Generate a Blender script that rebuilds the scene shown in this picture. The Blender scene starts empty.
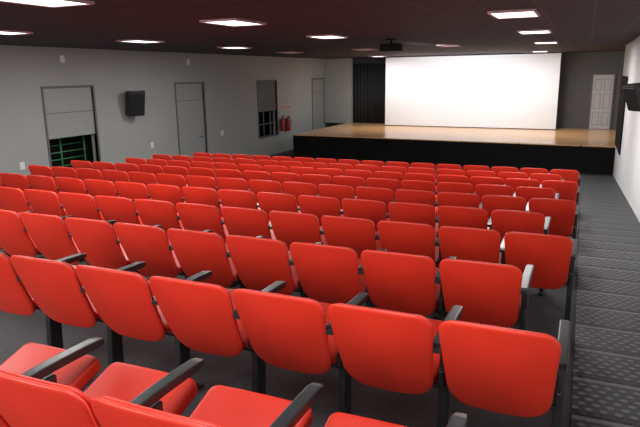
import bpy, bmesh, math, random
import numpy as np
from mathutils import Vector, Matrix
random.seed(4)
SC=bpy.context.scene; C=SC.collection
SC.view_settings.view_transform='Standard'
H=3.39
# ---------------------------------------------------------------- camera
f=595.25; yaw,pit,rol=map(math.radians,(23.857,13.175,-0.813))
F=Vector((-math.sin(yaw)*math.cos(pit),math.cos(yaw)*math.cos(pit),-math.sin(pit)))
R0=Vector((math.cos(yaw),math.sin(yaw),0)); U0=R0.cross(F)
R=R0*math.cos(rol)+U0*math.sin(rol); U=U0*math.cos(rol)-R0*math.sin(rol)
cam=bpy.data.objects.new('camera',bpy.data.cameras.new('camera')); C.objects.link(cam)
cam.data.sensor_width=36; cam.data.lens=f*36/640; cam.data.clip_start=.05
M4=Matrix((R,U,-F)).transposed().to_4x4(); M4.translation=Vector((0,0,H)); cam.matrix_world=M4
SC.camera=cam
def ray(u,v): return (u-320)*R-(v-213.5)*U+f*F
def onX(u,v,X): r=ray(u,v); r=r*(X/r.x); return Vector((X,r.y,r.z+H))
def onZ(u,v,Z): r=ray(u,v); r=r*((Z-H)/r.z); return Vector((r.x,r.y,Z))
def onY(u,v,Y): r=ray(u,v); r=r*(Y/r.y); return Vector((r.x,Y,r.z+H))
def proj(P):
    P=Vector(P)-Vector((0,0,H)); w=F.dot(P); return 320+f*R.dot(P)/w,213.5-f*U.dot(P)/w
# ---------------------------------------------------------------- room constants
XL,XR=-12.32,1.02; ZC=H+.75; ZS=H-2.455; YS=21.78; YBACK=-2.4
PL=onZ(385,124.8,ZS+.03); PR=onZ(555.5,129.3,ZS+.03)      # feet of the screen on the stage
ED=(PR-PL); ED.z=0; SW=ED.length; ED.normalize(); NB=Vector((-ED.y,ED.x,0))   # along the screen, away from the hall
BW0=PL+NB*1.0                                             # a point of the stage's rear wall
def wallpt(X): t=(X-BW0.x)/ED.x; return BW0+ED*t
ROT=math.atan2(ED.y,ED.x)
def onwallB(u,v):
    r=ray(u,v); o=Vector((0,0,H)); t=(BW0-o).dot(NB)/r.dot(NB); return o+r*t
YCU=max(onZ(366,123.3,ZS).y,PL.y+.35)                     # plane of the curtain
XCU=onY(352,100,YCU).x; XRC=PL.x+.4; YR=YCU+1.0
def fz(y): return H-1.877-.0782*(min(y,YS)-2.422)
# ---------------------------------------------------------------- materials
def mat(name,col,rough=.5,metal=0,var=0,scale=8,bump=0,bscale=60,emit=0,ecol=None,spec=.5,coat=0):
    m=bpy.data.materials.new(name); m.use_nodes=True; nt=m.node_tree; n=nt.nodes; l=nt.links
    b=n['Principled BSDF']; b.inputs['Roughness'].default_value=rough; b.inputs['Metallic'].default_value=metal
    b.inputs['Specular IOR Level'].default_value=spec; b.inputs['Coat Weight'].default_value=coat
    tc=n.new('ShaderNodeTexCoord')
    no=n.new('ShaderNodeTexNoise'); no.inputs['Scale'].default_value=scale; no.inputs['Detail'].default_value=4
    l.new(tc.outputs['Object'],no.inputs['Vector'])
    r=n.new('ShaderNodeValToRGB'); r.color_ramp.elements[0].position=.3; r.color_ramp.elements[1].position=.7
    r.color_ramp.elements[0].color=tuple(c*(1-var) for c in col)+(1,); r.color_ramp.elements[1].color=tuple(min(1,c*(1+var)) for c in col)+(1,)
    l.new(no.outputs['Fac'],r.inputs['Fac']); l.new(r.outputs['Color'],b.inputs['Base Color'])
    if bump:
        n2=n.new('ShaderNodeTexNoise'); n2.inputs['Scale'].default_value=bscale; n2.inputs['Detail'].default_value=3
        l.new(tc.outputs['Object'],n2.inputs['Vector'])
        bp=n.new('ShaderNodeBump'); bp.inputs['Strength'].default_value=bump; bp.inputs['Distance'].default_value=.01
        l.new(n2.outputs['Fac'],bp.inputs['Height']); l.new(bp.outputs['Normal'],b.inputs['Normal'])
    if emit:
        b.inputs['Emission Color'].default_value=(ecol or col)+(1,); b.inputs['Emission Strength'].default_value=emit
    return m
def math_node(nt,op,a,b=None,c=None):
    m=nt.nodes.new('ShaderNodeMath'); m.operation=op
    for i,x in enumerate((a,b,c)):
        if x is None: continue
        if isinstance(x,(int,float)): m.inputs[i].default_value=x
        else: nt.links.new(x,m.inputs[i])
    return m.outputs[0]
def coords(nt):
    tc=nt.nodes.new('ShaderNodeTexCoord'); s=nt.nodes.new('ShaderNodeSeparateXYZ'); nt.links.new(tc.outputs['Object'],s.inputs[0]); return s.outputs
def mixcol(nt,fac,a,b):
    mx=nt.nodes.new('ShaderNodeMix'); mx.data_type='RGBA'
    if isinstance(fac,(int,float)): mx.inputs[0].default_value=fac
    else: nt.links.new(fac,mx.inputs[0])
    for i,x in ((6,a),(7,b)):
        if isinstance(x,tuple): mx.inputs[i].default_value=x+(1,)
        else: nt.links.new(x,mx.inputs[i])
    return mx.outputs[2]
def line(nt,c,per,w,o=0):      # 1 on grid lines
    if o: c=math_node(nt,'ADD',c,o)
    a=math_node(nt,'FRACT',math_node(nt,'DIVIDE',c,per)); return math_node(nt,'LESS_THAN',a,w/per)
RED=mat('red_vinyl',(.66,.032,.014),.40,var=.04,scale=5,bump=.04,bscale=220,spec=.5)
REDC=mat('red_vinyl_cushion',(.64,.030,.013),.44,var=.04,scale=6,bump=.06,bscale=180,spec=.5)
BLK=mat('black_metal',(.012,.012,.013),.45,var=.2)
MATTE=mat('matte_black',(.006,.006,.006),.8,var=.2,spec=.1)
ARM=mat('black_armrest',(.016,.017,.019),.38,var=.2,bump=.05)
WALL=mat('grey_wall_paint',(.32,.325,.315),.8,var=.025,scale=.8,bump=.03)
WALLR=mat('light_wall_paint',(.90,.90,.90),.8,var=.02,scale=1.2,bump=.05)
WALLB=mat('dark_stage_wall',(.10,.10,.10),.85,var=.04)
DOORG=mat('grey_door_paint',(.29,.30,.295),.6,var=.03)
DOORD=mat('dark_grey_door_paint',(.075,.075,.075),.6,var=.05)
FRAME=mat('door_frame_grey',(.12,.12,.118),.5)
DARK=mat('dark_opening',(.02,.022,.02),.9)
GREEN=mat('green_paint',(.05,.24,.10),.5)
WHITE=mat('white_paint',(.7,.7,.68),.5,var=.03)
WHITED=mat('grey_white_door_paint',(.46,.46,.46),.5,var=.03)
SCREEN=mat('screen_fabric',(.86,.88,.91),.9,var=.01,spec=.2)
BCURT=mat('black_curtain',(.018,.019,.022),.9,var=.2)
STF=mat('black_stage_front',(.007,.0065,.0065),.85,var=.2,scale=3,spec=.15)
EXT=mat('extinguisher_red',(.30,.010,.01),.3)
LAMP=mat('lamp_diffuser',(.9,.9,.9),.5,emit=3.2,ecol=(1,.95,.96))
LAMPD=mat('lamp_diffuser_dim',(.3,.16,.15),.5,emit=.28,ecol=(1,.45,.40))
LFR=mat('lamp_frame',(.40,.25,.27),.5)
GLASS=mat('lens_glass',(.05,.05,.08),.08)
SIGN=mat('sign_red',(.6,.05,.04),.5)
# ceiling
CEIL=mat('dark_ceiling_tile',(.024,.0145,.021),.75,var=.2,scale=3,bump=.2,bscale=90)
nt=CEIL.node_tree; X_,Y_,Z_=coords(nt); g=math_node(nt,'MAXIMUM',line(nt,X_,.62,.03),line(nt,Y_,.62,.035))
b=nt.nodes['Principled BSDF']; src=b.inputs['Base Color'].links[0].from_socket
nt.links.new(mixcol(nt,g,src,(.085,.042,.062)),b.inputs['Base Color'])
# floor carpet
FLOOR=mat('dark_grey_carpet',(.048,.049,.053),.9,var=.35,scale=60,bump=.5,bscale=200)
# rubber mat
MAT=mat('studded_rubber',(.022,.0235,.026),.55,var=.2,scale=20,spec=.4)
nt=MAT.node_tree; X_,Y_,Z_=coords(nt); b=nt.nodes['Principled BSDF']
def cell(c,p):
    a=math_node(nt,'FRACT',math_node(nt,'DIVIDE',c,p)); return math_node(nt,'SUBTRACT',a,.5)
PX,PY=.080,.0711
row=math_node(nt,'FLOOR',math_node(nt,'DIVIDE',Y_,PY)); off=math_node(nt,'MULTIPLY',math_node(nt,'MODULO',row,2.),PX/2)
cx=cell(math_node(nt,'ADD',X_,off),PX); cy=cell(Y_,PY)
d=math_node(nt,'SQRT',math_node(nt,'ADD',math_node(nt,'MULTIPLY',cx,cx),math_node(nt,'MULTIPLY',cy,cy)))
st=math_node(nt,'SUBTRACT',1.,math_node(nt,'MINIMUM',math_node(nt,'MAXIMUM',math_node(nt,'MULTIPLY',math_node(nt,'SUBTRACT',d,.22),8.),0.),1.))
jl=line(nt,Y_,.569,.085); jb=line(nt,Y_,.569,.05,.05)
hgt=math_node(nt,'SUBTRACT',st,math_node(nt,'MULTIPLY',jl,2.))
bp=nt.nodes.new('ShaderNodeBump'); bp.inputs['Strength'].default_value=.8; bp.inputs['Distance'].default_value=.008
nt.links.new(hgt,bp.inputs['Height']); nt.links.new(bp.outputs['Normal'],b.inputs['Normal'])
src=b.inputs['Base Color'].links[0].from_socket
c1=mixcol(nt,st,src,(.125,.132,.145)); c1=mixcol(nt,jl,c1,(.004,.004,.005)); nt.links.new(mixcol(nt,jb,c1,(.13,.137,.15)),b.inputs['Base Color'])
# wood stage
WOOD=mat('varnished_stage_planks',(.80,.45,.20),.24,var=.08,scale=2,coat=.25)
nt=WOOD.node_tree; X_,Y_,Z_=coords(nt); b=nt.nodes['Principled BSDF']; src=b.inputs['Base Color'].links[0].from_socket
wn=nt.nodes.new('ShaderNodeTexWhiteNoise'); wn.noise_dimensions='1D'; nt.links.new(math_node(nt,'FLOOR',math_node(nt,'DIVIDE',Y_,.12)),wn.inputs['W'])
c1=mixcol(nt,math_node(nt,'MULTIPLY',wn.outputs['Value'],.3),src,(.60,.30,.11)); nt.links.new(mixcol(nt,line(nt,Y_,.12,.005),c1,(.32,.14,.05)),b.inputs['Base Color'])
# ---------------------------------------------------------------- mesh helpers
def obj(name,bm,m,parent=None,smooth=False):
    bmesh.ops.recalc_face_normals(bm,faces=bm.faces)
    me=bpy.data.meshes.new(name); bm.to_mesh(me); bm.free(); me.materials.append(m)
    if smooth:
        for p in me.polygons: p.use_smooth=True
    o=bpy.data.objects.new(name,me); C.objects.link(o)
    if parent: o.parent=parent
    return o
def box(bm,lo,hi,bev=0,seg=2,T=None):
    lo=Vector(lo);hi=Vector(hi); c=(lo+hi)/2; s=hi-lo
    t=bmesh.new(); bmesh.ops.create_cube(t,size=1,matrix=Matrix.Translation(c)@Matrix.Diagonal((s.x,s.y,s.z,1)))
    if bev: bmesh.ops.bevel(t,geom=t.edges[:],offset=bev,segments=seg,profile=.5,affect='EDGES')
    if T: bmesh.ops.transform(t,matrix=T,verts=t.verts)
    me=bpy.data.meshes.new('t'); t.to_mesh(me); t.free(); bm.from_mesh(me); bpy.data.meshes.remove(me); return bm
def prism(bm,pts,z0,z1):
    a=[bm.verts.new((p[0],p[1],z0)) for p in pts]; b=[bm.verts.new((p[0],p[1],z1)) for p in pts]; n=len(pts)
    bm.faces.new(a); bm.faces.new(b)
    for i in range(n): bm.faces.new((a[i],a[(i+1)%n],b[(i+1)%n],b[i]))
    return bm
def tube(bm,a,b,r,r2=None,seg=14):
    a=Vector(a);b=Vector(b); d=b-a; q=d.to_track_quat('Z','Y').to_matrix().to_4x4()
    bmesh.ops.create_cone(bm,cap_ends=True,segments=seg,radius1=r,radius2=r if r2 is None else r2,depth=d.length,matrix=Matrix.Translation((a+b)/2)@q); return bm
def lathe(bm,prof,seg=20,T=Matrix()):
    rings=[]
    for r,z in prof: rings.append([bm.verts.new(T@Vector((r*math.cos(6.28318*i/seg),r*math.sin(6.28318*i/seg),z))) for i in range(seg)])
    for a,b in zip(rings,rings[1:]):
        for i in range(seg): bm.faces.new((a[i],a[(i+1)%seg],b[(i+1)%seg],b[i]))
    bm.faces.new(rings[0]); bm.faces.new(rings[-1]); return bm
def thing(name,label,cat,loc=(0,0,0),rz=0,group=None):
    o=bpy.data.objects.new(name,None); C.objects.link(o); o.location=loc; o.rotation_euler=(0,0,rz)
    o['label']=label; o['category']=cat
    if group:o['group']=group
    return o
def tag(o,label,cat,group=None):
    o['label']=label;o['category']=cat
    if group:o['group']=group
    return o
def struct(name,bm,m,parent=None):
    o=obj(name,bm,m,parent)
    if not parent:o['kind']='structure'
    return o
# pads -------------------------------------------------------------
def outline(wt,wb,h,rt,rb,n=8,e=6):
    P=[(wt/2,h/2,rt),(-wt/2,h/2,rt),(-wb/2,-h/2,rb),(wb/2,-h/2,rb)]; pts=[]
    for i in range(4):
        p=Vector(P[i][:2]); a=Vector(P[i-1][:2]); c=Vector(P[(i+1)%4][:2]); r=P[i][2]
        da=(a-p).normalized(); dc=(c-p).normalized(); s=p+da*r; t=p+dc*r
        for k in range(n+1):
            u=k/n; w=math.sqrt(.5)
            A=(1-u)**2;B=2*u*(1-u)*w;D=u*u; pts.append((s*A+p*B+t*D)/(A+B+D))
        nx=P[(i+1)%4]; t2=Vector(nx[:2])+(p-Vector(nx[:2])).normalized()*nx[2]
        for k in range(1,e): pts.append(t.lerp(t2,k/e))
    return pts
def pad(bm,pts,depth,er,bulge_a,bulge_b,fn,soft=1.0):
    """er = edge radius through the thickness, soft = how far the rounding reaches in over side a"""
    W=max(p.x for p in pts);Hh=max(p.y for p in pts)
    rings=[]
    def ring(ins,s,d): rings.append([bm.verts.new(fn(p.x*(1-ins/W)*s,p.y*(1-ins/Hh)*s,d)) for p in pts])
    def bul(s): return (1-s*s)
    for s in (.10,.3,.5,.7,.85,.94): ring(er*soft,s,-depth/2-bulge_a*bul(s))
    for k in range(0,8):
        a=k/7*math.pi/2; ring(er*soft*(1-math.sin(a)),1,-depth/2+er*(1-math.cos(a)))
    for k in range(0,5):
        a=(4-k)/4*math.pi/2; ring(er*(1-math.sin(a)),1,depth/2-er*(1-math.cos(a)))
    for s in (.94,.85,.7,.4,.10): ring(er,s,depth/2+bulge_b*bul(s))
    n=len(pts)
    for a,b in zip(rings,rings[1:]):
        for i in range(n): bm.faces.new((a[i],a[(i+1)%n],b[(i+1)%n],b[i]))
    bm.faces.new(rings[0]); bm.faces.new(rings[-1]); return bm
# ---------------------------------------------------------------- theatre seat
CX=-.004
def back_map(yo):
    # leaning shell, gently curved: sides wrap forward, top and bottom roll forward a little
    return lambda x,z,d: Vector((x+CX, yo+d-.088+.024*(x/.25)**2+.200*(.5-z/.46)+.014*(2*z/.46)**2, .606+z+.010*(1-(x/.25)**2)*(z/.22)))
ANG=math.radians(17); HY,HZ=.20,.395
def seat_map(no):
    def fn(x,l,d):
        L=l+.205; N=d+no; N-=.006*(x/.23)**2
        return Vector((x+CX,HY+L*math.cos(ANG)-N*math.sin(ANG),HZ+L*math.sin(ANG)+N*math.cos(ANG)))
    return fn
LX=.248
def leg_bm(x):
    bm=bmesh.new(); box(bm,(x-.020,.17,.0),(x+.020,.27,.64),.008)
    for v in bm.verts:
        t=v.co.z/.64; v.co.y=.22+(v.co.y-.22)*(1.15-.35*t)+.04*t
        if v.co.z<.01: v.co.z-=.017
    box(bm,(x-.012,.15,.42),(x+.012,.26,.50),.005)
    return bm
def foot_bm(x):
    bm=bmesh.new(); box(bm,(x-.023,.06,0),(x+.023,.40,.022),.006)
    for v in bm.verts: v.co.z-=.0782*v.co.y-.001
    for y in (.10,.36): tube(bm,(x,y,.0),(x,y,.012),.010)
    return bm
def arm_bm(x):
    bm=bmesh.new(); n=16; prev=None; sec=16
    for i in range(n+1):
        t=i/n; y=.02+t*.54
        w=.0265
        if t<.05: w*=.88+.12*t/.05
        if t>.94: w*=math.sqrt(max(.05,1-((t-.94)/.06)**2*.4))
        z=.668+.008*math.sin(math.pi*t); h=.019-(.006 if t>.96 or t<.03 else 0)
        ring=[]
        for k in range(sec):
            a=2*math.pi*(k+.5)/sec; cx_=math.copysign(abs(math.cos(a))**.2,math.cos(a)); sz=math.copysign(abs(math.sin(a))**.2,math.sin(a))
            ring.append(bm.verts.new((x+w*cx_,y,z+h*sz)))
        if prev:
            for k in range(sec): bm.faces.new((prev[k],prev[(k+1)%sec],ring[(k+1)%sec],ring[k]))
        else: bm.faces.new(ring)
        prev=ring
    bm.faces.new(prev)
    return bm
def make_seat():
    t=thing('theatre_seat','red vinyl theatre seat','seat')
    o=outline(.506,.440,.486,.068,.10)
    obj('backrest',pad(bmesh.new(),o,.024,.012,.008,0,back_map(.012),2.2),RED,t,True)
    o2=outline(.490,.424,.470,.063,.095)
    obj('back_cushion',pad(bmesh.new(),o2,.026,.012,0,.012,back_map(.036)),REDC,t,True)
    s=outline(.450,.448,.42,.035,.03)
    obj('seat_cushion',pad(bmesh.new(),s,.066,.016,0,.002,seat_map(.036)),REDC,t,True)
    s2=outline(.41,.39,.37,.05,.04)
    obj('seat_pan',pad(bmesh.new(),s2,.02,.008,0,0,seat_map(-.008)),BLK,t,True)
    bm=bmesh.new(); tube(bm,(-.245,.20,.40),(.24,.20,.40),.013)
    for x in (-.13,.13): box(bm,(x-.02,.14,.41),(x+.02,.20,.43),.004)
    obj('frame',bm,BLK,t,True)
    side(t,LX); return t
LEG={}
def side(t,x):
    if x not in LEG:
        l=obj('leg',leg_bm(x),BLK,t); ft=obj('foot',foot_bm(x),BLK,l); a=obj('armrest',arm_bm(x),ARM,t); LEG[x]=(l,ft,a)
    else:
        l,ft,a=[o.copy() for o in LEG[x]]
        for o in (l,ft,a): C.objects.link(o)
        l.parent=t;a.parent=t;ft.parent=l
ORD=['','first','second','third','fourth','fifth','sixth','seventh','eighth','ninth','tenth','eleventh','twelfth','thirteenth','fourteenth','fifteenth','sixteenth','seventeenth']
proto=None
def place(x,y,label,left):
    global proto
    if proto is None: t=proto=make_seat()
    else:
        t=proto.copy(); C.objects.link(t)
        for ch in KIDS:
            c=ch.copy(); C.objects.link(c); c.parent=t
            for g_ in ch.children:
                e=g_.copy(); C.objects.link(e); e.parent=c
    t.location=(x,y,fz(y)); t['label']=label; t['group']='red seats filling the hall'
    if proto is t:
        globals()['KIDS']=list(t.children)
    if left: side(t,-.272)
    return t
D=1.138;S=.52
for n in range(0,9):
    y=2.422+D*n; N=16
    for k in range(N):
        x=(-.246 if n%2==0 else -.504)-S*k-(.008 if n==0 else 0)
        if proj((x,y+.1,fz(y)+.7))[0]<-40: continue
        last=(k==N-1)
        if k==0: lab='red vinyl theatre seat at the right aisle end of the %s nearest full row'%ORD[n+1]
        elif last: lab='red vinyl theatre seat at the left end of the %s nearest full row'%ORD[n+1]
        else: lab='red vinyl theatre seat, %s from the right aisle in the %s nearest full row'%(ORD[k+1],ORD[n+1])
        place(x,y,lab,last)
y=1.25
nl=['red theatre seat whose tipped cushion edge just shows at bottom centre, backrest below the photo',
 'red theatre seat cut by the bottom edge, second visible backrest from the bottom left corner',
 'red theatre seat in the bottom left corner with the lowest leftmost backrest',
 'red theatre seat at the left edge beyond the bottom left corner backrest, cushion showing']
for k in range(0,4):
    place(-.545-S*k,y,nl[k],False)
# ---------------------------------------------------------------- floor, aisle mat
bm=bmesh.new()
ys=[YBACK-.2,YS,YR+.3]
vs=[[bm.verts.new((x,yy,fz(yy))) for x in (XL-1.6,3.6)] for yy in ys]
for a,b_ in zip(vs,vs[1:]): bm.faces.new((a[0],a[1],b_[1],b_[0]))
struct('floor',bm,FLOOR)
bm=bmesh.new()
p=[(.07,YBACK+.1),(XR-.01,YBACK+.1),(XR-.01,YS-.03),(.07,YS-.03)]
top=[bm.verts.new((a,b_,fz(b_)+.012)) for a,b_ in p]; bot=[bm.verts.new((a,b_,fz(b_)+.001)) for a,b_ in p]
bm.faces.new(top); bm.faces.new(bot)
for i in range(4): bm.faces.new((top[i],top[(i+1)%4],bot[(i+1)%4],bot[i]))
tag(obj('aisle_mat',bm,MAT),'black studded rubber matting running down the right aisle to the stage','floor mat')
# ---------------------------------------------------------------- walls
def wall_x(name,X0,X1,y0,y1,z0,z1,holes,m):
    bm=bmesh.new(); Y=sorted({y0,y1,*[h[0] for h in holes],*[h[1] for h in holes]}); Z=sorted({z0,z1,*[h[2] for h in holes],*[h[3] for h in holes]})
    for a,b_ in zip(Y,Y[1:]):
        for c,d_ in zip(Z,Z[1:]):
            ym,zm=(a+b_)/2,(c+d_)/2
            if any(h[0]<ym<h[1] and h[2]<zm<h[3] for h in holes): continue
            box(bm,(X0,a,c),(X1,b_,d_))
    bmesh.ops.remove_doubles(bm,verts=bm.verts,dist=1e-4)
    return struct(name,bm,m)
def wy(u,v): return onX(u,v,XL).y
def wz(u,v): return onX(u,v,XL).z
ztop=H-.243
D1=(wy(42,88),wy(92,87)); D2=(wy(175,83.5),wy(203,83)); D3=(wy(257,81),wy(276,81)); D4=(wy(312,79),wy(326,79))
z1m=wz(70,137); z3m=wz(262,112); z3b=wz(267,136.5)
holes=[(D1[0],D1[1],fz(D1[1]),ztop),(D2[0],D2[1],fz(D2[1]),ztop),(D3[0],D3[1],z3b,ztop),(D4[0],D4[1],fz(D4[1]),ztop)]
wall_x('wall_left',XL-.2,XL,YBACK,YR,-.3,ZC,holes,WALL)
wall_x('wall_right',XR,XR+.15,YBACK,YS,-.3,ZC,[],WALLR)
def ywall(name,x0,x1,y0,y1,z0,z1,m): return struct(name,box(bmesh.new(),(x0,y0,z0),(x1,y1,z1)),m)
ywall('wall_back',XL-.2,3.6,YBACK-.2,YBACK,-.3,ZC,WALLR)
wa,wb=wallpt(XRC),wallpt(3.6)
struct('wall_front',prism(bmesh.new(),[wa[:2],wb[:2],(wb+NB*.2)[:2],(XRC,YR),(XRC-.01,YR)],0,ZC),WALLB)
ywall('wall_front_recess',XL-.2,XRC+.2,YR,YR+.2,0,ZC,WALLB)
ywall('wall_front_return',XL,XCU,YCU-.12,YCU+.12,ZS,ZC,WALL)
ywall('wall_stage_right',3.4,3.6,YS,wallpt(3.5).y,0,ZC,WALLB)
ywall('wall_stage_return',XR+.15,3.4,YS-.15,YS,-.3,ZC,WALLB)
struct('ceiling',box(bmesh.new(),(XL-.2,YBACK-.2,ZC),(3.6,YR+.2,ZC+.1)),CEIL)
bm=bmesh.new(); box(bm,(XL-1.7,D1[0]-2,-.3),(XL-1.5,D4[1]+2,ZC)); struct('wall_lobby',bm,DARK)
def door(n,Yr,zmid,closed,pm=None,zb=None):
    y0,y1=Yr; zb=fz(y1) if zb is None else zb
    root=bpy.data.objects.new('door_%d'%n,None); C.objects.link(root); root['kind']='structure'; root.location=(XL,(y0+y1)/2,zb)
    hw=(y1-y0)/2; h=ztop-zb
    bm=bmesh.new(); w=.045
    box(bm,(-.1,-hw-w,0),(.03,-hw,h+w)); box(bm,(-.1,hw,0),(.03,hw+w,h+w)); box(bm,(-.1,-hw,h),(.03,hw,h+w)); 
    if n==3: box(bm,(-.1,-hw,-w),(.03,hw,0))
    obj('door_frame',bm,FRAME,root)
    zl=0.01 if closed else zmid-zb
    bm=bmesh.new(); box(bm,(-.08,-hw+.005,zl),(-.035,hw-.005,h-.005),.004)
    obj('door_panel',bm,pm or DOORG,root)
    bm=bmesh.new(); 
    zr=zl+(h-zl)*(.5 if not closed else .80)
    box(bm,(-.034,-hw+.01,zr-.010),(-.028,hw-.01,zr+.010)); 
    if n==3:
        for yy in (-hw*.35,hw*.35): box(bm,(-.07,yy-.02,0),(-.04,yy+.02,zl))
        box(bm,(-.07,-hw,zl*.5-.02),(-.04,hw,zl*.5+.02))
    obj('door_rail',bm,FRAME,root)
    if closed:
        bm=bmesh.new(); tube(bm,(-.03,hw*.75,1.0),(.02,hw*.75,1.0),.015); tube(bm,(.02,hw*.75,1.0),(.02,hw*.5,1.0),.013); obj('door_handle',bm,BLK,root)
    return root
door(1,D1,z1m,False); door(2,D2,0,True); door(3,D3,z3m,False,DOORD,z3b); door(4,D4,0,True)
t=thing('railing','green metal railing seen through the open lower half of the left doorway','railing',(XL-.5,(D1[0]+D1[1])/2,fz(D1[1])))
hw=(D1[1]-D1[0])/2+.15
bm=bmesh.new()
for i in range(7): tube(bm,(0,-hw,.16+.19*i),(0,hw,.16+.19*i),.015)
obj('rail',bm,GREEN,t,True)
for yy in (-hw+.15,0,hw-.15): obj('post',tube(bmesh.new(),(0,yy,0),(0,yy,1.34),.022),GREEN,t,True)
for (u,v,lab) in [(62,59,'small white wall plate high above the railing doorway'),(188,62,'small white wall plate above the second door'),(152,145,'small white switch plate low on the wall below the speaker'),(222,133,'small white switch plate right of the second door'),(22,166,'small white socket plate near the left edge, low on the wall')]:
    P=onX(u,v,XL); r=tag(obj('wall_plate',box(bmesh.new(),(0,-.07,-.09),(.02,.07,.09),.006),WHITE),lab,'wall plate'); r.location=P
    o=obj('switch',box(bmesh.new(),(.02,-.025,-.04),(.028,.025,.04),.003),WHITE,r)
def speaker(P,w,h,d,rot,label,tilt):
    t=thing('wall_speaker',label,'speaker',P,rot)
    T=Matrix.Rotation(math.radians(tilt),3,'Y')
    bm=bmesh.new(); pl=[(-.10,-w*.22),(-.10,w*.22),(d*.5,w*.5),(d,w*.42),(d,-w*.42),(d*.5,-w*.5)]
    prism(bm,[(a_+.16,b2) for a_,b2 in pl],-h/2,h/2)
    for v in bm.verts:
        if v.co.x<.1: v.co.z*=.72
    bmesh.ops.recalc_face_normals(bm,faces=bm.faces); bmesh.ops.bevel(bm,geom=bm.edges[:],offset=.015,segments=2,profile=.5,affect='EDGES')
    bmesh.ops.rotate(bm,verts=bm.verts,cent=(0.1,0,0),matrix=T)
    obj('cabinet',bm,BLK,t)
    bm=bmesh.new(); box(bm,(.155+d,-w*.38,-h*.43),(.172+d,w*.38,h*.43),.008); bmesh.ops.rotate(bm,verts=bm.verts,cent=(0.1,0,0),matrix=T)
    obj('grille',bm,BLK,t)
    bm=bmesh.new(); tube(bm,(0,0,0),(.16,0,0),.025); box(bm,(0,-.06,-.08),(.012,.06,.08)); obj('bracket',bm,BLK,t)
    return t
P=onX(131,100,XL); speaker(P,.56,.72,.34,math.radians(-30),'black loudspeaker hung on the left wall between the first two doors',16)
P=onX(651,92,XR); speaker(P,.36,.46,.24,math.radians(180+35),'black loudspeaker hung on the right wall at the edge of the photo',22)
for i,(u,lab) in enumerate([(280.5,'red fire extinguisher on the left wall, nearer of the pair'),(286,'red fire extinguisher on the left wall, farther of the pair')]):
    P=onX(u,131,XL); t=thing('fire_extinguisher',lab,'fire extinguisher',P+Vector((.12,0,0)),0,'fire extinguishers on the left wall')
    obj('cylinder',lathe(bmesh.new(),[(.05,0),(.10,.02),(.105,.06),(.105,.46),(.09,.54),(.04,.59),(.035,.61)]),EXT,t,True)
    bm=bmesh.new(); tube(bm,(0,0,.6),(0,0,.67),.025); box(bm,(-.01,-.015,.66),(.12,.015,.68)); obj('valve',bm,BLK,t)
    bm=bmesh.new(); tube(bm,(.02,0,.64),(.13,.04,.55),.012); tube(bm,(.13,.04,.55),(.12,.05,.2),.012); obj('hose',bm,BLK,t)
    obj('bracket',box(bmesh.new(),(-.12,-.04,.2),(-.10,.04,.45)),BLK,t)
    P=onX(u+2,107,XL); s=tag(obj('sign_plate',box(bmesh.new(),(0,-.10,-.10),(.012,.10,.10),.004),WHITE),'small red and white sign above the %s fire extinguisher'%('nearer','farther')[i],'sign'); s.location=P
    obj('sign_face',box(bmesh.new(),(.012,-.085,-.085),(.015,.085,.085)),SIGN,s)
# ---------------------------------------------------------------- stage
A=onZ(293,134.6,ZS); A.x=max(A.x,XL+.05); B=Vector((XR,YS,ZS)); E=Vector((3.4,YS,ZS))
wr=wallpt(3.4); wq=wallpt(XRC)
plan=[(wr.x,wr.y-.01),(wq.x,wq.y-.01),(XRC-.02,YR-.01),(A.x,YR-.01)]
st=struct('stage',prism(bmesh.new(),[(A.x,A.y),(B.x,B.y),(E.x,E.y)]+plan,ZS-.03,ZS),WOOD)
o=struct('stage_front',prism(bmesh.new(),[(A.x,A.y),(B.x,B.y),(E.x,E.y)]+plan[:3]+[(A.x,YR-.01)],-.02,ZS-.031),STF); o.parent=st
# screen
t=thing('projection_screen','large blank white projection screen standing on the wooden stage','screen',((PL.x+PR.x)/2,(PL.y+PR.y)/2,ZS),ROT)
hw=SW/2; hs=ZC-.04-ZS
obj('screen_fabric',box(bmesh.new(),(-hw,0,.03),(hw,.02,hs)),SCREEN,t)
bm=bmesh.new(); tube(bm,(-hw,.04,.05),(hw,.04,.05),.03); tube(bm,(-hw,.05,hs-.04),(hw,.05,hs-.04),.035)
for x in (-hw+.1,hw-.1): box(bm,(x-.03,.03,0),(x+.03,.09,hs))
obj('support_frame',bm,BLK,t)
# curtain
n=80; bm=bmesh.new(); a=[]; xe=PL.x+.15
for z in (ZS+.01,ZC-.30):
    a.append([bm.verts.new((XCU+.01+(xe-XCU)*i/n,YCU+.18+.06*math.sin(i*1.05)+.03*math.sin(i*.31),z)) for i in range(n+1)])
for i in range(n): bm.faces.new((a[0][i],a[0][i+1],a[1][i+1],a[1][i]))
o=obj('curtain',bm,BCURT,None,True); md=o.modifiers.new('s','SOLIDIFY'); md.thickness=.01
tag(o,'black pleated curtain left of the white screen on the stage','curtain')
rod=obj('curtain_rod',tube(bmesh.new(),(XCU,YCU+.18,ZC-.29),(xe+.05,YCU+.18,ZC-.29),.025),BLK,o,True)
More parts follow.
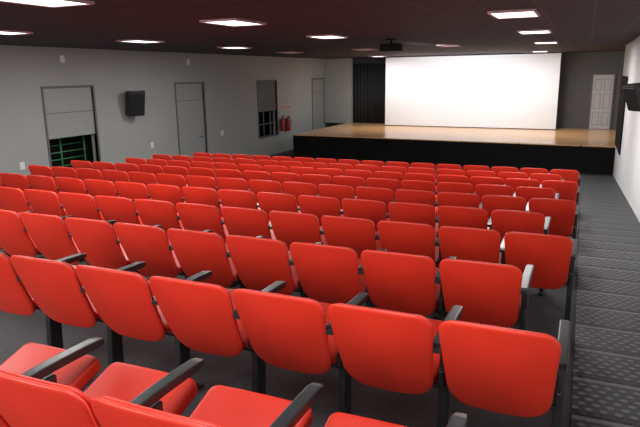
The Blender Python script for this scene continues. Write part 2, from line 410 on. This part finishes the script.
# white door on stage
a=onwallB(589,130); b_=onwallB(609,130); zt=onwallB(600,75).z
root=bpy.data.objects.new('door_5',None); C.objects.link(root); root['kind']='structure'; root.location=((a.x+b_.x)/2,(a.y+b_.y)/2,ZS); root.rotation_euler=(0,0,ROT)
w=(b_-a).length/2; h=zt-ZS
obj('door_panel',box(bmesh.new(),(-w,-.06,.01),(w,-.01,h),.01),WHITED,root)
bm=bmesh.new()
for sx in (-1,1):
    for (za,zb_) in ((.08,.32),(.38,.66),(.72,.93)):
        xa,xb=sorted((sx*w*.12,sx*w*.82)); 
        for (q0,q1) in (((xa,za*h),(xb,za*h+.03)),((xa,zb_*h-.03),(xb,zb_*h)),((xa,za*h),(xa+.03,zb_*h)),((xb-.03,za*h),(xb,zb_*h))):
            box(bm,(q0[0],-.072,q0[1]),(q1[0],-.06,q1[1]))
obj('door_moulding',bm,DOORG,root)
bm=bmesh.new(); box(bm,(-w-.06,-.07,0),(-w,0,h+.06)); box(bm,(w,-.07,0),(w+.06,0,h+.06)); box(bm,(-w,-.07,h),(w,0,h+.06)); obj('door_frame',bm,FRAME,root)
# dark side doorway at the end of the right wall
ya=onX(624,120,XR).y
root=bpy.data.objects.new('door_6',None); C.objects.link(root); root['kind']='structure'; root.location=(XR,(ya+YS)/2,0)
hw=(YS-ya)/2; hh=onX(619,75,XR).z; zq=onX(617,146,XR).z
obj('door_panel',box(bmesh.new(),(-.04,-hw,zq),(0,hw-.01,hh),.005),MATTE,root)
# ---------------------------------------------------------------- ceiling lights
LW,LD=.58,.88
def area(name,loc,sx,sy,e,rot=(0,0,0),col=(1,.97,.95)):
    L=bpy.data.lights.new(name,'AREA'); L.shape='RECTANGLE'; L.size=sx; L.size_y=sy; L.energy=e; L.color=col
    o=bpy.data.objects.new(name,L); C.objects.link(o); o.location=loc; o.rotation_euler=rot; return o
def lamp(u,v,label,dim=False,P=None,power=66):
    P=P or onZ(u,v,ZC); t=thing('ceiling_light',label,'ceiling light',(P.x,P.y,ZC-.03),0,'recessed ceiling light panels')
    bm=bmesh.new(); w,d_,e=LW/2,LD/2,.03
    for lo,hi in (((-w,-d_),(w,-d_+e)),((-w,d_-e),(w,d_)),((-w,-d_+e),(-w+e,d_-e)),((w-e,-d_+e),(w,d_-e))): box(bm,(lo[0],lo[1],0),(hi[0],hi[1],.03))
    obj('lamp_frame',bm,LFR,t)
    obj('diffuser',box(bmesh.new(),(-w+e,-d_+e,.008),(w-e,d_-e,.028)),LAMPD if dim else LAMP,t)
    if not dim: area('lamp_light',(P.x,P.y,ZC-.045),w*1.9,d_*1.9,power)
    return P
lamp(38,-1.5,'bright ceiling panel cut by the top edge at far left')
lamp(-2,31,'bright ceiling panel at the left edge of the photo')
lamp(234,21.5,'large bright ceiling panel nearest above the left seats',power=75)
lamp(141,40.5,'bright ceiling panel over the wall speaker',power=95)
lamp(235,47,'bright ceiling panel farther over the second left door',power=95)
lamp(328,36,'bright ceiling panel in the middle before the ceiling projector',power=80)
lamp(365,49,'dim ceiling panel just left of the ceiling projector',True)
lamp(290,52,'dim ceiling panel over the third left door',True)
lamp(450,45,'dim reddish ceiling panel right of the ceiling projector',True)
lamp(378,56,'small far bright ceiling panel by the top left corner of screen')
lamp(515,13,'nearest bright ceiling panel on the right, at the top edge',power=85)
lamp(535,31,'second bright ceiling panel of the right hand line',power=110)
lamp(546,42,'third bright ceiling panel of the right hand line',power=110)
lamp(540,51,'farthest bright ceiling panel above the top right of the screen',power=80)
def rear(x,y,e,tilt): area('rear_light',(x,y,ZC-.06 if tilt<60 else ZC-.65),1.1,1.1,e,(math.radians(tilt),0,0))
rear(-.6,-1.8,70,60); rear(-4,-1.8,122,60); rear(-8,-1.8,80,60)
rear(-1,1.5,65,20); rear(-5,2.5,95,20); rear(-9,5,50,15)
# added fills without fixtures: one behind the wall end, one brightening the screen
area('stage_fill',(1.9,24.5,ZC-.1),.5,.5,30,(math.radians(25),0,0))
q=(PL+PR)/2-NB*3.0; lp=Vector((q.x,q.y,ZC-.2)); d_=((PL+PR)/2+Vector((0,0,1.2)))-lp
area('screen_fill',lp,5.4,.3,115,d_.to_track_quat('-Z','Y').to_euler(),(.95,.97,1))
# projector
P=onZ(391,46,ZC-.15)
t=thing('projector','dark ceiling mounted projector in front of the screen','projector',(P.x,P.y,ZC))
obj('body',box(bmesh.new(),(-.22,-.18,-.26),(.22,.18,-.10),.025),MATTE,t)
bm=bmesh.new(); tube(bm,(0,0,-.11),(0,0,0),.025); box(bm,(-.10,-.10,-.02),(.10,.10,0)); obj('mount',bm,MATTE,t)
obj('lens',tube(bmesh.new(),(.10,.17,-.18),(.10,.24,-.18),.05),GLASS,t,True)
L=bpy.data.lights.new('beam','SPOT'); L.energy=1300; L.spot_size=math.radians(31); L.spot_blend=1; L.shadow_soft_size=.1; L.color=(.94,.96,1)
o=bpy.data.objects.new('projector_beam',L); C.objects.link(o); o.location=(P.x+.10,P.y+.5,ZC-.2)
tgt=(PL+PR)/2+Vector((0,0,1.85)); o.rotation_euler=(tgt-o.location).to_track_quat('-Z','Y').to_euler()
w=bpy.data.worlds.new('w'); SC.world=w; w.use_nodes=True; w.node_tree.nodes['Background'].inputs[0].default_value=(.05,.05,.055,1); w.node_tree.nodes['Background'].inputs[1].default_value=.3
